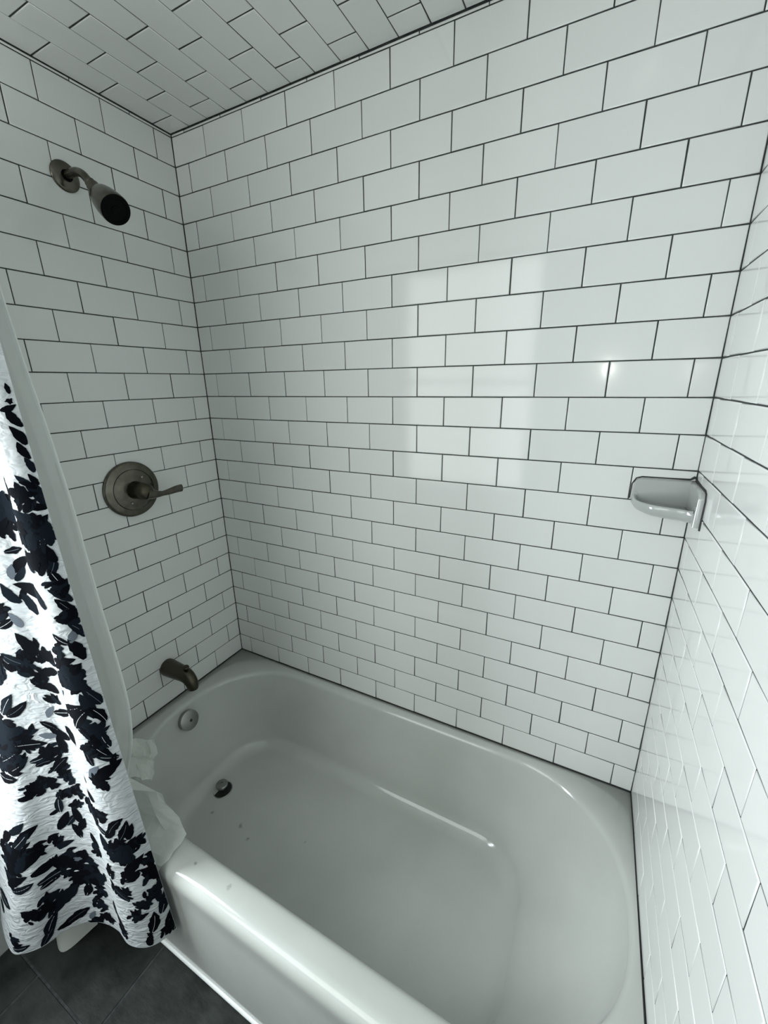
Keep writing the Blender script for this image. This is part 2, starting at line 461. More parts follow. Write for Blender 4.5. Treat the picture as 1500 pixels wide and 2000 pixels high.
for ins, z in ((0.10, -0.3295), (0.15, -0.3305), (0.20, -0.3315)):
    q = B
    rings.append([(x, y, z) for x, y in rrect(q['x0'] + ins, q['x1'] - ins, q['y0'] - ins, q['y1'] + ins, 0.05 if ins > .12 else .1, 0.05 if ins > .12 else .1)])
tv = []; tf = []
n = len(rings[0])
for r in rings: tv += r
for k in range(len(rings) - 1):
    for i in range(n):
        j = (i + 1) % n
        tf.append((k * n + i, k * n + j, (k + 1) * n + j, (k + 1) * n + i))
cidx = len(tv); tv.append((0.70, -0.342, -0.332))
for i in range(n): tf.append(((len(rings) - 1) * n + i, (len(rings) - 1) * n + (i + 1) % n, cidx))
tub = empty('bathtub', (0.755, -0.368, FLOOR_Z), 'white enamelled alcove bathtub set between the three tiled walls', 'bathtub')
L0 = tub.location.copy()
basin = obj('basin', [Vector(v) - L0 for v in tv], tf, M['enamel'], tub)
# mineral stains on the basin floor and rim are thin flakes of their own shape
def overflow_frame():
    slope = (B['x0'] - A['x0']) * 0.9 / 0.26
    nrm = Vector((1, 0, slope * 1.15)).normalized()
    return Vector((0.0785, -0.3515, -0.057)), nrm
oc, on = overflow_frame()
ov = Mesh()
ov.lathe([(0.0360, -0.010), (0.0360, 0.006), (0.0355, 0.0085), (0.0335, 0.0095), (0.0, 0.0100)], oc, on, 48, cap1=False)
plate = ov.build('overflow_plate', M['chrome'], tub)
hole = Mesh(); hole.lathe([(0.0050, 0.0), (0.0050, 0.0106), (0.0042, 0.0110)], oc + (Vector((0.0, 0.003, -0.003)) - on * on.dot(Vector((0.0, 0.003, -0.003)))), on, 16)
hole_o = hole.build('screw', M['dark_hole'], plate, world_parent=False)
hole_o.data.transform(Matrix.Translation(-L0))
dc = Vector((0.206, -0.352, -0.3305))
dr = Mesh(); dr.lathe([(0.036, -0.002), (0.036, 0.0015), (0.0335, 0.003), (0.031, 0.0015), (0.030, 0.0008)], dc, (0, 0, 1), 40, cap0=True, cap1=False)
dring = dr.build('drain', M['chrome'], tub)
dh = Mesh(); dh.lathe([(0.0325, 0.0), (0.0325, 0.0022)], dc, (0, 0, 1), 32)
d2 = dh.build('drain_hole', M['dark_hole'], dring, world_parent=False); d2.data.transform(Matrix.Translation(-L0))
st = Mesh(); st.lathe([(0.006, 0.001), (0.006, 0.020), (0.018, 0.021), (0.0215, 0.023), (0.0215, 0.029), (0.0195, 0.0315), (0.006, 0.0325), (0.005, 0.0300), (0.0, 0.0300)], dc, (0, 0, 1), 36, cap1=False)
s2 = st.build('stopper', M['chrome'], dring, world_parent=False); s2.data.transform(Matrix.Translation(-L0))
# white bead along the foot of the apron
tb = Mesh(); tb.tube([(0.002 + i * 0.1508, -0.7305, FLOOR_Z + 0.006) for i in range(11)], (0.0075, 0.0065), 12, upv=(0, 1, 0))
o = tb.build('trim_1', M['white_trim']); o['kind'] = 'structure'
# dark caulk line round the rim
ck = Mesh()
ck.tube([(0.002, -0.0008, 0.0008), (0.7, -0.0008, 0.0008), (1.508, -0.0008, 0.0012)], 0.0016, 8, upv=(0, 0, 1))
ck.tube([(0.0008, -0.001, 0.0008), (0.0008, -0.4, 0.0008), (0.0008, -0.735, 0.0008)], 0.0016, 8, upv=(0, 0, 1))
ck.tube([(1.5108, -0.001, 0.0008), (1.5122, -0.4, 0.0008), (1.5138, -0.735, 0.0008)], 0.0014, 8, upv=(0, 0, 1))
o = ck.build('trim_2', M['caulk_dark']); o['kind'] = 'structure'

# ------------------------------------------------------------------ shower head
sh = empty('overhead_shower', (0.0, -0.348, 1.645), 'dark brushed nickel shower head on a bent arm high on the left wall', 'shower head')
m_ = Mesh(); m_.lathe([(0.0345, 0.0008), (0.0345, 0.002), (0.033, 0.0045), (0.028, 0.0075), (0.020, 0.0098), (0.0135, 0.0105)], (0, -0.348, 1.645), (1, 0, 0), 48)
m_.build('flange', M['nickel'], sh)
m_ = Mesh(); m_.lathe([(0.0132, 0.0106), (0.0132, 0.0112)], (0, -0.348, 1.645), (1, 0, 0), 32)
m_.build('flange_gap', M['black_rubber'], sh)
apts = spline([(0.002, -0.348, 1.645), (0.02, -0.348, 1.646), (0.040, -0.348, 1.6465), (0.060, -0.348, 1.643), (0.078, -0.348, 1.634), (0.093, -0.348, 1.620), (0.104, -0.348, 1.609), (0.112, -0.348, 1.601)], 34)
m_ = Mesh(); m_.tube(apts, 0.0096, 24); m_.build('arm', M['nickel'], sh)
ax = Vector((0.70, 0.0, -0.71)).normalized()
p0 = Vector((0.099, -0.348, 1.614))
m_ = Mesh(); m_.lathe([(0.0105, 0.0), (0.0122, 0.0015), (0.0122, 0.006), (0.0112, 0.0075), (0.0112, 0.012), (0.0150, 0.0145), (0.0156, 0.022), (0.0150, 0.036), (0.0135, 0.039)], p0, ax, 32)
m_.build('collar', M['nickel'], sh)
m_ = Mesh(); m_.lathe([(0.0140, 0.0), (0.0140, 0.004)], p0 + ax * 0.0385, ax, 32); m_.build('gasket', M['black_rubber'], sh)
p1 = p0 + ax * 0.041
ax2 = (Vector((0.214, -0.362, 1.524)) - p1).normalized()
HL = 0.089
m_ = Mesh(); m_.lathe([(0.0150, 0.0), (0.0190, 0.002), (0.0240, 0.008), (0.0282, 0.020), (0.0312, 0.036), (0.0334, 0.054), (0.0342, 0.072), (0.0342, HL - 0.004), (0.0332, HL - 0.001)], p1, ax2, 48, cap1=False)
m_.build('head', M['nickel'], sh)
m_ = Mesh(); m_.lathe([(0.0331, HL - 0.010), (0.0331, HL - 0.001), (0.0312, HL + 0.0008), (0.0255, HL + 0.0012), (0.0245, HL - 0.001), (0.010, HL - 0.001), (0.009, HL + 0.001), (0.0, HL + 0.001)], p1, ax2, 48, cap1=False)
m_.build('spray_face', M['black_rubber'], sh)

# ------------------------------------------------------------------ shower valve
vc = Vector((0.0, -0.342, 0.8165))
va = empty('shower_valve', vc, 'round dark nickel shower valve with a lever handle on the left wall', 'shower valve')
m_ = Mesh(); m_.lathe([(0.088, 0.0008), (0.088, 0.005), (0.0865, 0.009), (0.0835, 0.0115), (0.079, 0.0125), (0.0655, 0.0165), (0.0625, 0.0145), (0.058, 0.0150), (0.046, 0.0190), (0.032, 0.0225), (0.0, 0.0235)], vc, (1, 0, 0), 72, cap1=False)
m_.build('escutcheon', M['nickel'], va)
m_ = Mesh(); m_.lathe([(0.0290, 0.015), (0.0280, 0.030), (0.0255, 0.045), (0.0245, 0.052), (0.0265, 0.058), (0.0280, 0.066), (0.0245, 0.078), (0.0160, 0.085), (0.0, 0.088)], vc, (1, 0, 0), 48, cap1=False)
m_.build('hub', M['bronze'], va)
lp = spline([vc + Vector(v) for v in ((0.074, 0.000, -0.006), (0.075, 0.022, -0.013), (0.073, 0.050, -0.0185), (0.070, 0.080, -0.0190), (0.068, 0.106, -0.0175), (0.066, 0.124, -0.018), (0.066, 0.130, -0.0185))], 26)
lr = []
for i in range(26):
    f = i / 25
    w = 0.020 - 0.012 * min(1, f / 0.35) if f < 0.35 else 0.008 + 0.0045 * math.sin(min(1, (f - 0.35) / 0.5) * math.pi / 2)
    if f > 0.96: w *= 0.8
    lr.append((w * 0.72 if f > .3 else w * .8, w))
m_ = Mesh(); m_.tube(lp, lr, 24, upv=(1, 0, 0)); m_.build('lever', M['nickel'], va)
for dy, dz in ((0.028, 0.036), (-0.018, -0.040)):
    m_ = Mesh(); m_.lathe([(0.0038, 0.015), (0.0038, 0.0215), (0.0028, 0.0232), (0.0, 0.0236)], vc + Vector((0, dy, dz)), (1, 0, 0), 16, cap1=False)
    m_.build('screw', M['chrome'], va)

# ------------------------------------------------------------------ tub spout
sc_ = Vector((0.0, -0.343, 0.145))
ts = empty('tub_spout', sc_, 'dark bronze tub spout with a diverter knob, just above the rim on the left wall', 'tub spout')
sp = spline([sc_ + Vector(v) for v in ((0.001, 0, 0.0), (0.03, 0, 0.0), (0.06, 0, 0.0005), (0.088, 0, 0.001), (0.108, 0, -0.004), (0.122, 0, -0.017), (0.128, 0, -0.034), (0.129, 0, -0.046))], 34)
sr = []
for i in range(34):
    f = i / 33
    if f < 0.5: a = 0.0325 - 0.006 * f / 0.5
    else: a = 0.0265 - 0.0085 * (f - 0.5) / 0.5
    if i == 0: a = 0.031
    sr.append((a * 0.95, a))
m_ = Mesh(); m_.tube(sp, sr, 32, upv=(0, 1, 0)); m_.build('spout_body', M['bronze'], ts)
kp = sc_ + Vector((0.104, 0, 0.012))
m_ = Mesh(); m_.lathe([(0.0045, 0.0), (0.0045, 0.018), (0.0095, 0.019), (0.0105, 0.021), (0.0105, 0.026), (0.008, 0.029), (0.0, 0.0295)], kp, (0.25, 0, 1), 24, cap1=False)
m_.build('diverter_knob', M['bronze'], ts)

# ------------------------------------------------------------------ soap dish
sdl = Vector((1.506, 0.0, 0.84))
sd = empty('soap_dish', sdl, 'pale grey glazed ceramic corner soap dish between back wall and right wall', 'soap dish')
def dish_outline(k, inset=0.0):
    """front curve from the back wall round to the right wall, k scales about the corner"""
    pr = [(-0.117, -0.0015), (-0.118, -0.020), (-0.113, -0.042), (-0.100, -0.062), (-0.080, -0.076), (-0.055, -0.084), (-0.030, -0.090), (-0.012, -0.100), (-0.0015, -0.110)]
    s = spline([Vector((a, b, 0)) for a, b in pr], 30)
    out = []
    for i, p in enumerate(s):
        q = Vector((min(p.x * k, -0.0015), min(p.y * k, -0.0015), 0))
        if inset:
            a = s[max(i - 1, 0)]; b = s[min(i + 1, 29)]; d = (b - a).normalized(); nn = Vector((-d.y, d.x, 0))
            if nn.dot(-p) < 0: nn = -nn
            q += nn * inset
            q.x = min(q.x, -0.013); q.y = min(q.y, -0.013)
        out.append(q)
    return out
levels = [(0.66, 0, -0.005), (0.84, 0, -0.002), (0.94, 0, 0.004), (0.99, 0, 0.011), (1.0, 0, 0.018), (0.995, 0, 0.0235), (1.0, 0.003, 0.0262), (1.0, 0.0065, 0.0255), (1.0, 0.0095, 0.021), (1.0, 0.012, 0.0145), (1.0, 0.019, 0.0120)]
dv, df = [], []
for k, ins, z in levels:
    for i_, p in enumerate(dish_outline(k, ins)):
        e_ = max(0.0, 1 - i_ / 8.0) if i_ < 8 else max(0.0, (i_ - 23) / 6.0)
        rise = 0.014 * e_ * e_ * max(0.0, min(1.0, z / 0.02))
        dv.append(sdl + Vector((p.x, p.y, z + rise)))
nn_ = 30
for a in range(len(levels) - 1):
    for i in range(nn_ - 1): df.append((a * nn_ + i, a * nn_ + i + 1, (a + 1) * nn_ + i + 1, (a + 1) * nn_ + i))
c0 = len(dv); dv.append(sdl + Vector((-0.0015, -0.0015, -0.006))); c1 = len(dv); dv.append(sdl + Vector((-0.013, -0.013, 0.0115)))
for i in range(nn_ - 1):
    df.append((i + 1, i, c0)); df.append(((len(levels) - 1) * nn_ + i, (len(levels) - 1) * nn_ + i + 1, c1))
m_ = Mesh(); m_.add(dv, df)
# upright flanges against the two walls
def flange(mesh, along, length, h, th, z0):
    prof = [(0.0, 0), (length, 0)]
    pts = [(0, z0), (length, z0)]
    r = 0.016
    for i in range(9):
        a = math.pi / 2 * i / 8
        pts.append((length - r + r * math.cos(a), h - r + r * math.sin(a)))
    pts.append((0, h))
    vs = []
    for d, ins in ((0.0012, 0), (th * 0.7, 0), (th, 0.0025), (th, 0.006)):
        cx, cz = length * 0.4, (h + z0) / 2
        for (l, z) in pts:
            l2 = l - ins if l > 0.01 else l; zz = z - ins if z > cz else z
            vs.append(sdl + (Vector((-l2 - 0.0012, -d, zz)) if along == 'x' else Vector((-d, -l2 - 0.0012, zz))))
    n_ = len(pts); fs = []
    for k in range(3):
        for i in range(n_): fs.append((k * n_ + i, k * n_ + (i + 1) % n_, (k + 1) * n_ + (i + 1) % n_, (k + 1) * n_ + i))
    fs.append(tuple(range(3 * n_, 4 * n_))); fs.append(tuple(reversed(range(n_))))
    mesh.add(vs, fs)
flange(m_, 'x', 0.1165, 0.071, 0.012, 0.012)
flange(m_, 'y', 0.1150, 0.071, 0.012, -0.002)
m_.build('dish', M['ceramic'], sd)
ck = Mesh()
cp = [sdl + Vector(v) for v in ((-0.1215, -0.001, 0.020), (-0.1210, -0.001, 0.055), (-0.114, -0.001, 0.069), (-0.103, -0.001, 0.073), (-0.05, -0.001, 0.0735), (-0.012, -0.001, 0.074), (-0.004, -0.001, 0.08))]
ck.tube(cp, [0.0010, 0.0012, 0.0014, 0.0014, 0.0014, 0.0022, 0.0030], 8, upv=(0.1, 1, 0))
cp = [sdl + Vector(v) for v in ((-0.001, -0.003, 0.080), (-0.001, -0.012, 0.074), (-0.001, -0.05, 0.0735), (-0.0005, -0.101, 0.073), (-0.0003, -0.113, 0.068), (0.0, -0.1185, 0.055), (0.0, -0.1185, -0.006))]
ck.tube(cp, [0.0035, 0.0028, 0.0016, 0.0018, 0.002, 0.0022, 0.0024], 8, upv=(1, 0.1, 0))
ck.build('caulk_seam', M['caulk_dark'], sd)
#CURTAIN
# ------------------------------------------------------------------ shower curtain
def cr_at(P, x):
    """Catmull-Rom through the list P at x in 0..1"""
    k_ = len(P) - 1
    s_ = max(0.0, min(1.0, x)) * k_
    i = min(int(s_), k_ - 1); f = s_ - i
    g = lambda j: P[j] if 0 <= j <= k_ else (tuple(2 * a - b for a, b in zip(P[0], P[1])) if j < 0 else tuple(2 * a - b for a, b in zip(P[-1], P[-2])))
    a, b, c, d = g(i - 1), g(i), g(i + 1), g(i + 2)
    return [0.5 * (2 * q + (r - p) * f + (2 * p - 5 * q + 4 * r - s) * f * f + (3 * q - p - 3 * r + s) * f ** 3) for p, q, r, s in zip(a, b, c, d)]
C_BOT = [(.497, -.744), (.488, -.775), (.460, -.803), (.418, -.820), (.366, -.815), (.318, -.822), (.275, -.845), (.243, -.877), (.226, -.925), (.190, -.957), (.140, -.957), (.085, -.945), (.045, -.930), (.015, -.900)]
C_TOP = [(.445, -.757), (.435, -.774), (.412, -.784), (.385, -.778), (.360, -.764), (.335, -.769), (.310, -.787), (.285, -.797), (.255, -.791), (.225, -.775), (.190, -.770), (.140, -.785), (.080, -.780), (.015, -.770)]
HEM_Z, TOP_Z = -0.20, 1.58
def curtain_pt(u, z):
    w = max(0.0, min(1.0, (1.25 - z) / 1.45)) ** 1.6
    t = cr_at(C_TOP, u); b = cr_at(C_BOT, u)
    return (t[0] + (b[0] - t[0]) * w, t[1] + (b[1] - t[1]) * w, z)
NU, NZ = 170, 70
NORM_CACHE = {}
def curtain_frame(u, z):
    e = 0.004
    p0 = Vector(curtain_pt(max(0, u - e), z)); p1 = Vector(curtain_pt(min(1, u + e), z)); q1 = Vector(curtain_pt(u, z + 0.01)); q0 = Vector(curtain_pt(u, z - 0.01))
    du = (p1 - p0) / (min(1, u + e) - max(0, u - e))
    n_ = -(du.cross(q1 - q0)).normalized()
    return du.length, n_
cm = Mesh()
vs = []; fs = []
for k in range(NZ + 1):
    z = HEM_Z + (TOP_Z - HEM_Z) * k / NZ
    for i in range(NU + 1):
        u = i / NU
        p = Vector(curtain_pt(u, z))
        if k == 0: p.z += 0.003 * math.sin(u * 31)
        vs.append(p)
for k in range(NZ):
    for i in range(NU):
        a = k * (NU + 1) + i
        fs.append((a, a + 1, a + NU + 2, a + NU + 1))
cm.add(vs, fs, 0)
rp = random.Random(21)
layer = [0]
def lay():
    layer[0] += 1
    return 0.00055 + (layer[0] % 36) * 0.000022
def on_cloth(u0, z0, Lu, dx, dz, off):
    """dx to the right (towards the free edge), dz up, in metres on the cloth"""
    u = u0 - dx / Lu; z = max(HEM_Z + 0.002, z0 + dz)
    u = max(0.002, min(0.998, u))
    L_, n_ = curtain_frame(u, z)
    return Vector(curtain_pt(u, z)) + n_ * off
def shape_grid(u0, z0, rows, mi):
    """rows: list of rows of (dx,dz) with equal counts"""
    Lu, _n = curtain_frame(u0, z0)
    off = lay(); v_ = []; w = len(rows[0])
    for r in rows:
        for dx, dz in r: v_.append(on_cloth(u0, z0, Lu, dx, dz, off))
    f_ = []
    for a in range(len(rows) - 1):
        for b in range(w - 1):
            f_.append((a * w + b, a * w + b + 1, (a + 1) * w + b + 1, (a + 1) * w + b))
    cm.add(v_, f_, mi)
def leaf(u0, z0, L, ang, mi, fat=0.42, vein=True):
    a = math.radians(ang); ca, sa = math.cos(a), math.sin(a)
    bend = rp.uniform(-0.18, 0.18); rows = []; mid = []
    K = 9
    for i in range(K + 1):
        t_ = i / K
        wd = L * fat * 0.5 * (math.sin(math.pi * min(1, t_ * 0.94 + 0.06)) ** 0.8) * (1 - 0.25 * t_)
        if 0 < i < K: wd *= rp.uniform(0.88, 1.14)
        x = (t_ - 0.5) * L; y0 = bend * L * (t_ * (1 - t_)) * 2
        row = []
        for c in (-1, -0.4, 0.4, 1):
            y = y0 + c * wd
            row.append((x * ca - y * sa, x * sa + y * ca))
        rows.append(row)
        y = y0
        mid.append([((x) * ca - (y - 0.0004) * sa, x * sa + (y - 0.0004) * ca), ((x) * ca - (y + 0.0004) * sa, x * sa + (y + 0.0004) * ca)])
    shape_grid(u0, z0, rows, mi)
    if vein and L > 0.036 and rp.random() < 0.6: shape_grid(u0, z0, mid[0:-2], 0 if rp.random() < 0.6 else 3)
def blob(u0, z0, R, mi, rag=0.22, cx=0.0, cz=0.0, sx=1.0):
    n_ = 26; ph = [rp.uniform(0, 6.28) for _ in range(4)]
    rows = []
    for ring in (0.02, 0.4, 0.75, 1.0):
        row = []
        for i in range(n_ + 1):
            th = 2 * math.pi * i / n_
            rr = R * ring * (1 + ring * rag * (math.sin(3 * th + ph[0]) * 0.5 + math.sin(5 * th + ph[1]) * 0.5 + math.sin(8 * th + ph[2]) * 0.4))
            row.append((cx + rr * math.cos(th) * sx, cz + rr * math.sin(th)))
        rows.append(row)
    shape_grid(u0, z0, rows, mi)
PRINT = [
    ('L',0.029,1.129,0.022,100), ('B',0.036,1.109,0.009,0), ('L',0.05,1.099,0.03,20), ('L',0.036,1.084,0.045,110), ('L',0.043,1.054,0.045,120), ('L',0.036,1.029,0.04,115),
    ('L',0.029,1.004,0.035,112), ('L',0.029,0.979,0.03,110), ('L',0.079,0.979,0.035,130), ('L',0.036,0.954,0.05,112), ('L',0.079,0.934,0.032,40), ('L',0.058,0.929,0.032,170),
    ('B',0.245,0.959,0.028,0), ('B',0.115,0.954,0.026,0), ('L',0.065,0.969,0.032,150), ('R',0.381,0.914,0.034,0), ('L',0.158,0.919,0.045,170), ('R',0.108,0.884,0.04,0),
    ('L',0.381,0.899,0.05,165), ('B',0.41,0.874,0.02,0), ('G',0.072,0.864,0.02,70), ('L',0.388,0.833,0.034,10), ('L',0.065,0.848,0.045,110), ('B',0.173,0.828,0.026,0),
    ('B',0.108,0.838,0.022,0), ('L',0.101,0.823,0.045,70), ('L',0.367,0.803,0.05,40), ('L',0.065,0.818,0.036,60), ('G',0.424,0.788,0.03,80), ('L',0.388,0.783,0.036,50),
    ('L',0.058,0.793,0.04,115), ('B',0.065,0.778,0.02,0), ('L',0.065,0.758,0.04,130), ('L',0.058,0.733,0.045,115), ('B',0.05,0.713,0.018,0), ('L',0.036,0.683,0.04,118),
    ('L',0.36,0.748,0.06,150), ('L',0.209,0.753,0.055,140), ('L',0.453,0.743,0.05,115), ('L',0.403,0.743,0.03,60), ('L',0.381,0.718,0.05,110), ('L',0.209,0.753,0.03,0),
    ('B',0.511,0.703,0.022,0), ('L',0.504,0.678,0.04,30), ('G',0.46,0.683,0.035,120), ('L',0.129,0.668,0.034,135), ('G',0.065,0.673,0.028,70), ('L',0.065,0.643,0.05,112),
    ('L',0.151,0.618,0.05,15), ('B',0.367,0.598,0.026,0), ('B',0.158,0.643,0.018,0), ('L',0.403,0.628,0.025,100), ('B',0.439,0.598,0.024,0), ('L',0.439,0.628,0.06,118),
    ('B',0.511,0.578,0.024,0), ('L',0.525,0.593,0.05,155), ('B',0.475,0.568,0.02,0), ('R',0.137,0.578,0.036,0), ('L',0.36,0.558,0.05,10), ('B',0.417,0.542,0.024,0),
    ('L',0.396,0.517,0.05,165), ('G',0.252,0.532,0.034,30), ('B',0.388,0.487,0.014,0), ('L',0.086,0.547,0.045,95), ('L',0.094,0.512,0.06,100), ('L',0.187,0.502,0.062,20),
    ('B',0.165,0.487,0.026,0), ('L',0.338,0.462,0.05,15), ('L',0.058,0.532,0.05,115), ('G',0.41,0.457,0.03,60), ('L',0.058,0.487,0.046,110), ('B',0.122,0.457,0.026,0),
    ('L',0.137,0.482,0.06,50), ('B',0.079,0.447,0.022,0), ('L',0.058,0.427,0.05,105), ('L',0.094,0.402,0.06,120), ('B',0.115,0.417,0.024,0), ('B',0.151,0.397,0.018,0),
    ('L',0.309,0.402,0.055,140), ('L',0.396,0.372,0.05,110), ('L',0.388,0.402,0.05,145), ('L',0.432,0.422,0.04,140), ('G',0.446,0.397,0.034,170), ('L',0.072,0.377,0.04,150),
    ('L',0.043,0.367,0.028,70), ('L',0.079,0.342,0.062,35), ('G',0.158,0.342,0.042,55), ('B',0.144,0.312,0.024,0), ('L',0.259,0.312,0.03,130), ('B',0.374,0.236,0.024,0),
    ('L',0.417,0.317,0.05,40), ('B',0.439,0.352,0.026,0), ('B',0.468,0.352,0.022,0), ('L',0.482,0.322,0.04,10), ('B',0.424,0.302,0.026,0), ('B',0.511,0.267,0.02,0),
    ('B',0.561,0.252,0.026,0), ('L',0.583,0.241,0.04,10), ('B',0.475,0.262,0.024,0), ('R',0.273,0.211,0.03,0), ('B',0.432,0.231,0.018,0), ('L',0.46,0.201,0.045,80),
    ('L',0.245,0.267,0.04,150), ('B',0.194,0.221,0.022,0), ('L',0.489,0.181,0.025,30), ('L',0.46,0.151,0.055,60), ('L',0.403,0.166,0.05,110), ('L',0.388,0.136,0.045,60),
    ('L',0.417,0.116,0.045,110), ('B',0.403,0.272,0.016,0), ('L',0.612,0.482,0.06,60), ('L',0.561,0.472,0.055,30), ('R',0.647,0.397,0.05,0), ('L',0.554,0.407,0.06,20),
    ('B',0.576,0.377,0.024,0), ('L',0.525,0.377,0.06,5), ('L',0.647,0.347,0.06,30), ('L',0.612,0.322,0.05,40), ('L',0.683,0.287,0.06,10), ('B',0.727,0.312,0.02,0),
    ('L',0.511,0.417,0.03,70), ('L',0.504,0.337,0.04,25), ('L',0.662,0.156,0.05,45), ('L',0.727,0.121,0.06,40), ('L',0.612,0.136,0.055,40), ('L',0.647,0.121,0.06,55),
    ('R',0.705,0.066,0.044,0), ('B',0.626,0.086,0.028,0), ('B',0.576,0.086,0.02,0), ('L',0.626,0.056,0.08,25), ('L',0.561,0.031,0.06,20), ('B',0.712,0.021,0.03,0),
    ('L',0.683,0.006,0.06,30), ('L',0.655,-0.009,0.05,25), ('L',0.777,-0.075,0.07,0), ('L',0.813,-0.11,0.04,150), ('B',0.504,0.096,0.02,0), ('L',0.468,0.076,0.04,30),
    ('R',0.446,0.011,0.048,0), ('B',0.496,0.026,0.028,0), ('L',0.54,-0.004,0.06,20), ('L',0.554,-0.024,0.04,20), ('B',0.439,-0.039,0.03,0), ('R',0.381,-0.029,0.036,0),
    ('L',0.468,-0.065,0.05,60), ('L',0.424,-0.075,0.05,70), ('B',0.36,-0.08,0.028,0), ('L',0.547,-0.095,0.07,60), ('L',0.511,-0.085,0.08,40), ('B',0.561,-0.07,0.026,0),
    ('B',0.583,-0.095,0.024,0), ('B',0.633,-0.095,0.022,0), ('L',0.647,-0.085,0.03,150), ('L',0.568,-0.15,0.06,70), ('L',0.583,-0.18,0.05,60), ('L',0.525,-0.175,0.04,30),
    ('L',0.511,-0.17,0.05,40), ('L',0.475,-0.16,0.06,30), ('G',0.424,-0.17,0.028,60), ('B',0.374,-0.13,0.026,0), ('B',0.36,-0.17,0.024,0), ('B',0.41,-0.195,0.018,0),
    ('L',0.252,-0.13,0.05,110), ('B',0.252,-0.165,0.02,0), ('L',0.281,-0.1,0.04,100), ('L',0.165,0.176,0.045,60), ('L',0.129,0.191,0.05,45), ('L',0.101,0.176,0.05,60),
    ('L',0.072,0.166,0.04,70), ('B',0.137,0.136,0.026,0), ('R',0.144,0.106,0.034,0), ('L',0.216,0.136,0.05,110), ('B',0.072,0.126,0.02,0), ('L',0.036,0.126,0.03,110),
    ('L',0.094,0.066,0.06,45), ('B',0.029,0.061,0.022,0), ('B',0.043,0.031,0.024,0), ('L',0.014,0.011,0.05,115), ('L',0,-0.024,0.04,110), ('L',0.072,0.011,0.03,60),
    ('B',0.137,0.041,0.024,0), ('B',0.23,0.046,0.02,0), ('L',0.122,0.031,0.04,20), ('B',0.223,-0.009,0.022,0), ('B',0.173,-0.014,0.02,0), ('L',0.201,-0.019,0.05,130),
    ('B',0.05,-0.034,0.022,0), ('L',0.007,-0.08,0.07,60), ('L',0.029,-0.055,0.04,80), ('B',0.101,-0.06,0.024,0), ('B',0.151,-0.095,0.022,0), ('L',0.158,-0.08,0.024,130),
    ('L',0.094,-0.125,0.06,80), ('L',0.122,-0.18,0.04,70), ('B',0.122,-0.16,0.009,0), ('L',0.014,-0.145,0.05,70), ('L',0,-0.175,0.04,80), ('B',0.043,-0.17,0.02,0),
    ('L',0.252,-0.2,0.03,150), ('B',0.698,-0.165,0.014,0), ('L',0.676,-0.18,0.04,5), ('B',0.727,-0.155,0.012,0), ('L',0.165,0.382,0.04,100), ('L',0.424,0.151,0.04,50),
    ('B',0.388,0.196,0.016,0), ('L',0.209,0.176,0.036,140), ('L',0.331,0.096,0.04,120), ('B',0.331,0.066,0.018,0),]

def spray_leaves(u, z, s, n_, base, lo, hi, fat=0.46):
    """a handful of leaves lying roughly one way, spread over a disc of radius s"""
    Lu, _n = curtain_frame(u, z)
    for _ in range(n_):
        th = rp.uniform(0, 6.28); rr = s * math.sqrt(rp.uniform(0.25, 1.25))
        leaf(max(.01, min(.99, u - rr * math.cos(th) / Lu)), z + rr * math.sin(th), rp.uniform(lo, hi), base + rp.gauss(0, 26), 1 if rp.random() < .65 else 2, fat, True)
# the same print carries on over the part of the cloth left of the picture
for _k in range(26):
    z_ = rp.uniform(0.32, 1.12)
    PRINT.append((rp.choice('RBB'), rp.uniform(0.60, 0.97), z_, rp.uniform(0.022, 0.042) * (1.2 - 0.4 * z_), 0))
for kind, u, z, s, ang in PRINT:
    if z > 0.96 and u < 0.12: s *= 0.74
    if kind == 'L':
        leaf(u, z, s * 1.08, ang + rp.uniform(-8, 8), 1 if rp.random() < 0.7 else 2, 0.44)
    elif kind == 'G': leaf(u, z, s * 1.1, ang, 3, 0.5, False)
    elif kind == 'B':
        blob(u, z, s * 0.66, 1 if rp.random() < 0.6 else 2, 0.34)
        if s > 0.013: spray_leaves(u, z, s * 0.8, 7, rp.choice((35, 60, 120, 20)), 0.016, 0.030)
    elif kind == 'R':
        blob(u, z, s * 0.8, 2, 0.26)
        spray_leaves(u, z, s * 0.95, 10, rp.choice((30, 55)), 0.022, 0.036)
        for i in range(7):
            a = i * 0.9 + rp.uniform(0, 0.4)
            blob(u, z, s * 0.36, 1 if i % 2 else 2, 0.2, cx=s * 0.62 * math.cos(a), cz=s * 0.62 * math.sin(a))
        for i in range(4):
            a = i * 1.6 + 0.5
            blob(u, z, s * 0.22, 1, 0.2, cx=s * 0.25 * math.cos(a), cz=s * 0.25 * math.sin(a))
        for i in range(3):
            a = rp.uniform(0, 6.28)
            blob(u, z, s * 0.05, 0, 0.3, cx=s * 0.5 * math.cos(a), cz=s * 0.5 * math.sin(a), sx=2.2)
        blob(u, z, s * 0.13, 3, 0.2, cx=s * 0.1, cz=s * 0.3, sx=1.6)
sc_o = empty('shower_curtain', (0.25, -0.80, HEM_Z), 'white textured shower curtain with black and navy floral print hanging outside the tub', 'shower curtain')
cvs = [v - sc_o.location for v in cm.v]
cloth = obj('printed_fabric', cvs, cm.f, [M['curtain'], M['print_black'], M['print_navy'], M['print_grey']], sc_o, True, cm.m)

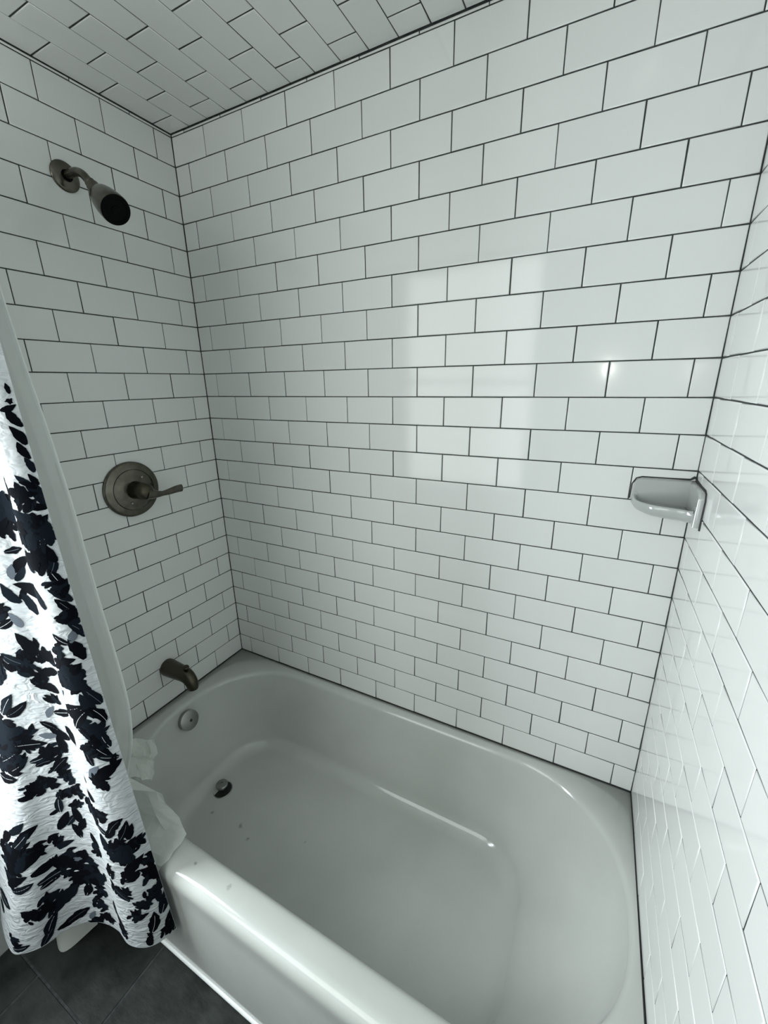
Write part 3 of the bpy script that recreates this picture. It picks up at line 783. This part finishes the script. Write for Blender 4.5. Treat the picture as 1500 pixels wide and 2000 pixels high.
# ------------------------------------------------------------------ inner liner
li = empty('curtain_liner', (0.36, -0.70, 0.005), 'plain translucent white liner hanging inside the floral curtain and bunched over the tub rim', 'curtain liner')
def sheet(rows, nu, nv):
    """smooth sheet through a grid of 3-D control points"""
    mid = [[Vector(cr_at([tuple(p) for p in r], i / nu)) for i in range(nu + 1)] for r in rows]
    vs = []
    for k in range(nv + 1):
        for i in range(nu + 1):
            vs.append(Vector(cr_at([tuple(mid[r][i]) for r in range(len(rows))], k / nv)))
    fs = [(k * (nu + 1) + i, k * (nu + 1) + i + 1, (k + 1) * (nu + 1) + i + 1, (k + 1) * (nu + 1) + i) for k in range(nv) for i in range(nu)]
    return vs, fs
EDGE = [(1.58, .345), (1.42, .350), (1.29, .355), (1.188, .368), (1.063, .391), (.923, .411), (.80, .418), (.708, .423), (.564, .436), (.441, .437), (.326, .411), (.22, .362), (.13, .325)]
rows = []
for z, x in EDGE:
    yk = -0.700
    rows.append([(x, yk, z), (x - .018, yk - .004, z), (x - .045, yk - .002, z), (x - .08, yk + .010, z), (x - .115, yk - .006, z), (x - .16, yk + .012, z), (x - .21, yk - .004, z), (x - .26, yk + .010, z), (max(.012, x - .33), yk, z)])
lm = Mesh()
v1, f1 = sheet(rows, 60, 90); lm.add(v1, f1, 0)
n_smooth = len(lm.f)
lobe = [
    [(.18, -.702, .24), (.23, -.702, .22), (.27, -.701, .19), (.305, -.700, .16), (.330, -.700, .135)],
    [(.20, -.690, .13), (.25, -.684, .118), (.300, -.672, .100), (.345, -.662, .104), (.386, -.658, .100)],
    [(.22, -.688, .075), (.27, -.672, .066), (.325, -.655, .064), (.365, -.672, .078), (.412, -.652, .058)],
    [(.24, -.684, .040), (.29, -.676, .034), (.345, -.658, .040), (.385, -.678, .044), (.438, -.650, .028)],
    [(.26, -.684, .012), (.31, -.680, .012), (.370, -.670, .022), (.420, -.678, .012), (.474, -.660, .008)],
    [(.27, -.708, .008), (.32, -.706, .010), (.375, -.704, .018), (.425, -.704, .009), (.482, -.694, .006)],
    [(.27, -.738, .003), (.31, -.738, .004), (.380, -.735, .008), (.430, -.735, .005), (.484, -.726, .004)],
    [(.26, -.7435, -.035), (.30, -.7435, -.035), (.365, -.7425, -.03), (.415, -.7420, -.03), (.462, -.7405, -.03)],
    [(.25, -.7445, -.11), (.285, -.7445, -.11), (.34, -.7445, -.11), (.39, -.7435, -.11), (.44, -.7425, -.11)]]
def facets(v_, f_):
    out = []
    for i_, q in enumerate(f_):
        if (i_ * 7) % 3: out += [(q[0], q[1], q[2]), (q[0], q[2], q[3])]
        else: out += [(q[0], q[1], q[3]), (q[1], q[2], q[3])]
    return v_, out
def crinkle(vs, amp, seed, keep=0.0):
    r_ = random.Random(seed)
    out = []
    for v in vs:
        out.append(v + Vector((r_.uniform(-amp, amp), r_.uniform(-amp, amp) * .6, abs(r_.uniform(-amp, amp)) * .8)))
    return out
v1, f1 = sheet(lobe, 8, 14); v1, f1 = facets(crinkle(v1, 0.0042, 4), f1); lm.add(v1, f1, 0)

crumple = [
    [(.17, -.700, .22), (.21, -.700, .20), (.25, -.700, .19), (.28, -.700, .17)],
    [(.10, -.650, .125), (.15, -.655, .095), (.19, -.660, .105), (.24, -.668, .090)],
    [(.100, -.580, .075), (.14, -.590, .040), (.18, -.610, .065), (.23, -.635, .045)],
    [(.125, -.540, .050), (.15, -.565, .020), (.19, -.585, .040), (.24, -.612, .020)],
    [(.165, -.525, .045), (.19, -.545, .015), (.22, -.570, .030), (.255, -.600, .010)]]
CRUMPLE_SLOT = 1
v1, f1 = sheet(crumple, 8, 12); v1, f1 = facets(crinkle(v1, 0.007, 9), f1); lm.add(v1, f1, 0)
n_flat_end = len(lm.f)
tab = [
    [(.10, -.775, .06), (.14, -.780, .06), (.18, -.785, .06), (.22, -.78, .06)],
    [(.09, -.81, -.10), (.13, -.825, -.10), (.175, -.83, -.10), (.225, -.80, -.10)],
    [(.08, -.84, -.23), (.125, -.86, -.23), (.175, -.862, -.23), (.225, -.80, -.23)],
    [(.09, -.85, -.315), (.134, -.874, -.330), (.186, -.880, -.335), (.215, -.806, -.320)]]
v1, f1 = sheet(tab, 20, 24); lm.add(v1, f1, 0)
lvs = [v - li.location for v in lm.v]
liner_flat_from = n_smooth
liner = obj('liner_sheet', lvs, lm.f, [M['liner'], M['liner_hem']], li, True, lm.m)
for _i, _p in enumerate(liner.data.polygons):
    if n_smooth <= _i < n_flat_end: _p.use_smooth = False
# stitched hem down the free edge
hm = Mesh()
hv = []
NH = 90
for k in range(NH + 1):
    z = 1.58 + (0.14 - 1.58) * k / NH
    x = None
    for a in range(len(EDGE) - 1):
        if EDGE[a][0] >= z >= EDGE[a + 1][0]:
            pass
    x = cr_at([(e[1], e[0]) for e in EDGE], k / NH)
    hv += [(x[0] + 0.0006, -0.7008, x[1]), (x[0] - 0.0045, -0.7026, x[1]), (x[0] + 0.0006, -0.6985, x[1]), (x[0] - 0.0045, -0.6995, x[1])]
hf = []
for k in range(NH):
    a = k * 4
    hf += [(a, a + 1, a + 5, a + 4), (a + 2, a + 6, a + 7, a + 3), (a, a + 4, a + 6, a + 2)]
hem = obj('side_hem', [Vector(v) - li.location for v in hv], hf, M['liner_hem'], li, True)

# rod that carries both, above the frame of the photograph
rod = empty('curtain_rod', (0.0, -0.735, 1.60), 'straight metal curtain rod across the tub opening carrying the floral curtain', 'curtain rod')
m_ = Mesh(); m_.lathe([(0.0125, 0.001), (0.0125, 1.4975)], (0.0, -0.735, 1.60), (1, 0, 0), 24); m_.build('rod', M['nickel'], rod)
for i in range(7):
    rx = 0.03 + i * 0.062
    m_ = Mesh()
    pts = [(rx, -0.735 + 0.024 * math.cos(a), 1.592 + 0.024 * math.sin(a)) for a in [2 * math.pi * q / 20 for q in range(21)]]
    m_.tube(pts, 0.0015, 8, upv=(1, 0, 0)); m_.build('ring', M['chrome'], rod)
for xx, dd in ((0.0008, 1), (1.4985, -1)):
    m_ = Mesh(); m_.lathe([(0.030, 0.0), (0.030, 0.004), (0.018, 0.012), (0.018, 0.02)], (xx, -0.735, 1.60), (dd, 0, 0), 28); m_.build('end_flange', M['nickel'], rod)
